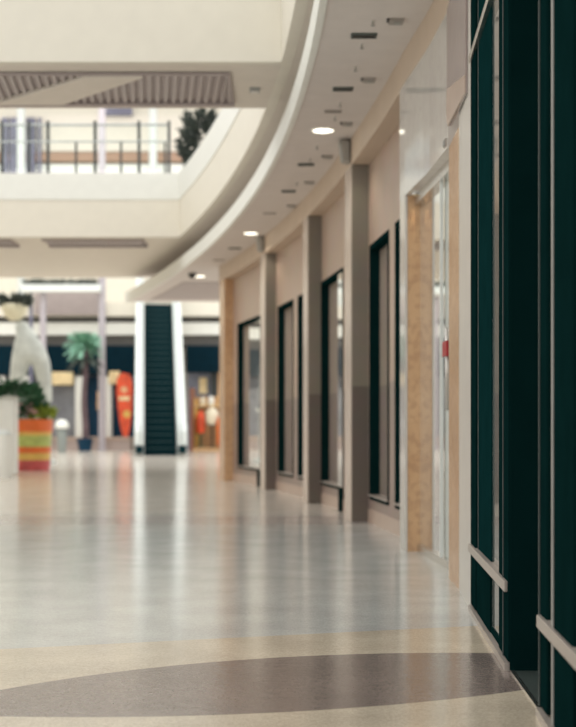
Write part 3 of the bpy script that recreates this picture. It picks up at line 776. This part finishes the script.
# striped planter
qx, qy = bx(33, 27.6), 27.6
t = thing('striped_planter', 'tapered planter striped orange, green, gold and red with flowers', 'planter', (qx, qy, 0))
bands = [('foot', 'rose', .0, .20), ('orange_stripe', 'orange', .34, .46), ('gold_stripe', 'gold', .20, .34), ('green_stripe', 'lime', .46, .68), ('yellow_stripe', 'gold', .68, .76), ('rim', 'orange', .76, 1.0)]
def rr(z): return .33 + .05 * z
for nm, m_, z0, z1 in bands:
    e = .015 if nm == 'rim' else 0
    build(nm, MB().lathe(qx, qy, [(rr(z0) + e, z0), (rr(z1) + e, z1)], 32), M[m_], t)
build('soil', MB().lathe(qx, qy, [(.33, 1.0), (.33, 1.01)], 24), M['bark'], t)
def bush(name, cx, cy, z, n, spread, hgt, m, parent, L=.2, w=.09):
    b = MB()
    for i in range(n):
        a = random.uniform(0, 6.283); r = spread * math.sqrt(random.random()); zz = z + hgt * random.random() * (1 - .5 * r / spread)
        b.leaf((cx + r * math.cos(a), cy + r * math.sin(a), zz), (math.cos(a), math.sin(a), random.uniform(-.1, 1.2)), L * random.uniform(.6, 1.2), w)
    for i in range(14):
        a = random.uniform(0, 6.283); r = spread * .7 * random.random()
        b.tube([(cx, cy, z), (cx + r * math.cos(a), cy + r * math.sin(a), z + hgt * .8)], .008, 5)
    return build(name, b, m, parent)
bush('green_plant', qx - .12, qy, 1.0, 300, .34, .60, M['leaf'], t)
bush('yellow_plant', qx + .22, qy - .08, 1.0, 110, .2, .32, M['leafy'], t, .16, .07)
b = MB()
for i in range(26):
    x, y, z = qx + random.uniform(-.28, .15), qy - .2 + random.uniform(-.1, .1), 1.05 + random.uniform(0, .22)
    b.lathe(x, y, [(.01, z), (.04, z + .02), (.045, z + .04), (.01, z + .05)], 7)
build('flowers', b, M['petal'], t)

# white tall planter and the white drum in front
wx, wy = bx(4, 25.), 25.
t = thing('white_planter', 'tall white square planter with a green shrub', 'planter', (wx, wy, 0))
build('box', MB().prism([(wx - .22, wy - .22), (wx + .22, wy - .22), (wx + .22, wy + .22), (wx - .22, wy + .22)], 0, 1.36), M['white'], t, bev=.03)
build('rim', MB().box(wx - .24, wx + .24, wy - .24, wy + .24, 1.36, 1.40), M['white'], t, bev=.01)
bush('shrub', wx + .1, wy + .05, 1.38, 420, .46, .3, M['leaf'], t, .18)
dx, dy = bx(2, 23.2), 23.2
t = thing('white_drum', 'low round white bin standing before the tall white planter', 'bin', (dx, dy, 0))
build('body', MB().lathe(dx, dy, [(.15, 0), (.155, .02), (.155, .72)], 28), M['white'], t); build('lid', MB().lathe(dx, dy, [(.16, .72), (.16, .75), (.12, .79), (.03, .81)], 28), M['balu'], t)
# silver litter bin
lx, ly = bx(62, 46.5), 46.5
t = thing('litter_bin', 'grey metal litter bin with pale dome lid behind the striped planter', 'bin', (lx, ly, 0))
build('body', MB().lathe(lx, ly, [(.12, 0), (.14, .05), (.17, .45), (.19, .8)], 24), M['steel'], t); build('lid', MB().lathe(lx, ly, [(.22, .8), (.23, .92), (.18, 1.04), (.06, 1.1)], 24), M['white'], t); build('band', MB().lathe(lx, ly, [(.196, .76), (.2, .8)], 24), M['postm'], t)

# ---------------------------------------------------------------- light
wd = bpy.data.worlds.new('daylight'); sc.world = wd; wd.use_nodes = True
bg = wd.node_tree.nodes['Background']; bg.inputs[0].default_value = (1., .985, .95, 1); bg.inputs[1].default_value = 1.14
def area(name, loc, rot, sx, sy, e, col=(1, .97, .9)):
    l = bpy.data.lights.new(name, 'AREA'); l.shape = 'RECTANGLE'; l.size = sx; l.size_y = sy; l.energy = e; l.color = col
    o = bpy.data.objects.new(name, l); C.objects.link(o); o.location = loc; o.rotation_euler = rot; return o
def spot(name, loc, e, ang, col=(1, .85, .62), r=.03):
    l = bpy.data.lights.new(name, 'SPOT'); l.energy = e; l.spot_size = math.radians(ang); l.spot_blend = .6; l.color = col; l.shadow_soft_size = r
    o = bpy.data.objects.new(name, l); C.objects.link(o); o.location = loc; return o
area('skylight_far', (-7, 40, 13.5), (0, 0, 0), 15, 20, 2100, (1, .985, .95))
area('skylight_middle', (-6.5, 18, 12), (0, 0, 0), 11, 8, 330, (1, .985, .95))
area('skylight_near', (-5, 7, 11), (0, 0, 0), 8, 8, 160, (1, .985, .95))
spot('portal_spot', (W(9.52) + .083, 9.515, 2.40), 16, 75)
for x, y in lights: spot('corridor_spot', (x, y, HC - .02), 22, 120, (1, .93, .8), .1)

# ---------------------------------------------------------------- camera
cam = bpy.data.cameras.new('camera'); co = bpy.data.objects.new('camera', cam); C.objects.link(co)
co.location = (0, 0, .85); co.rotation_euler = (math.pi / 2, 0, 0)
cam.sensor_width = 36; cam.sensor_fit = 'AUTO'; cam.lens = 1400 / 727 * 36
cam.shift_y = (427 - 363.5) / 727
cam.clip_end = 200; cam.clip_start = .05
cam.dof.use_dof = True; cam.dof.focus_distance = 5.2; cam.dof.aperture_fstop = 3.0
sc.camera = co
sc.view_settings.view_transform = 'Standard'
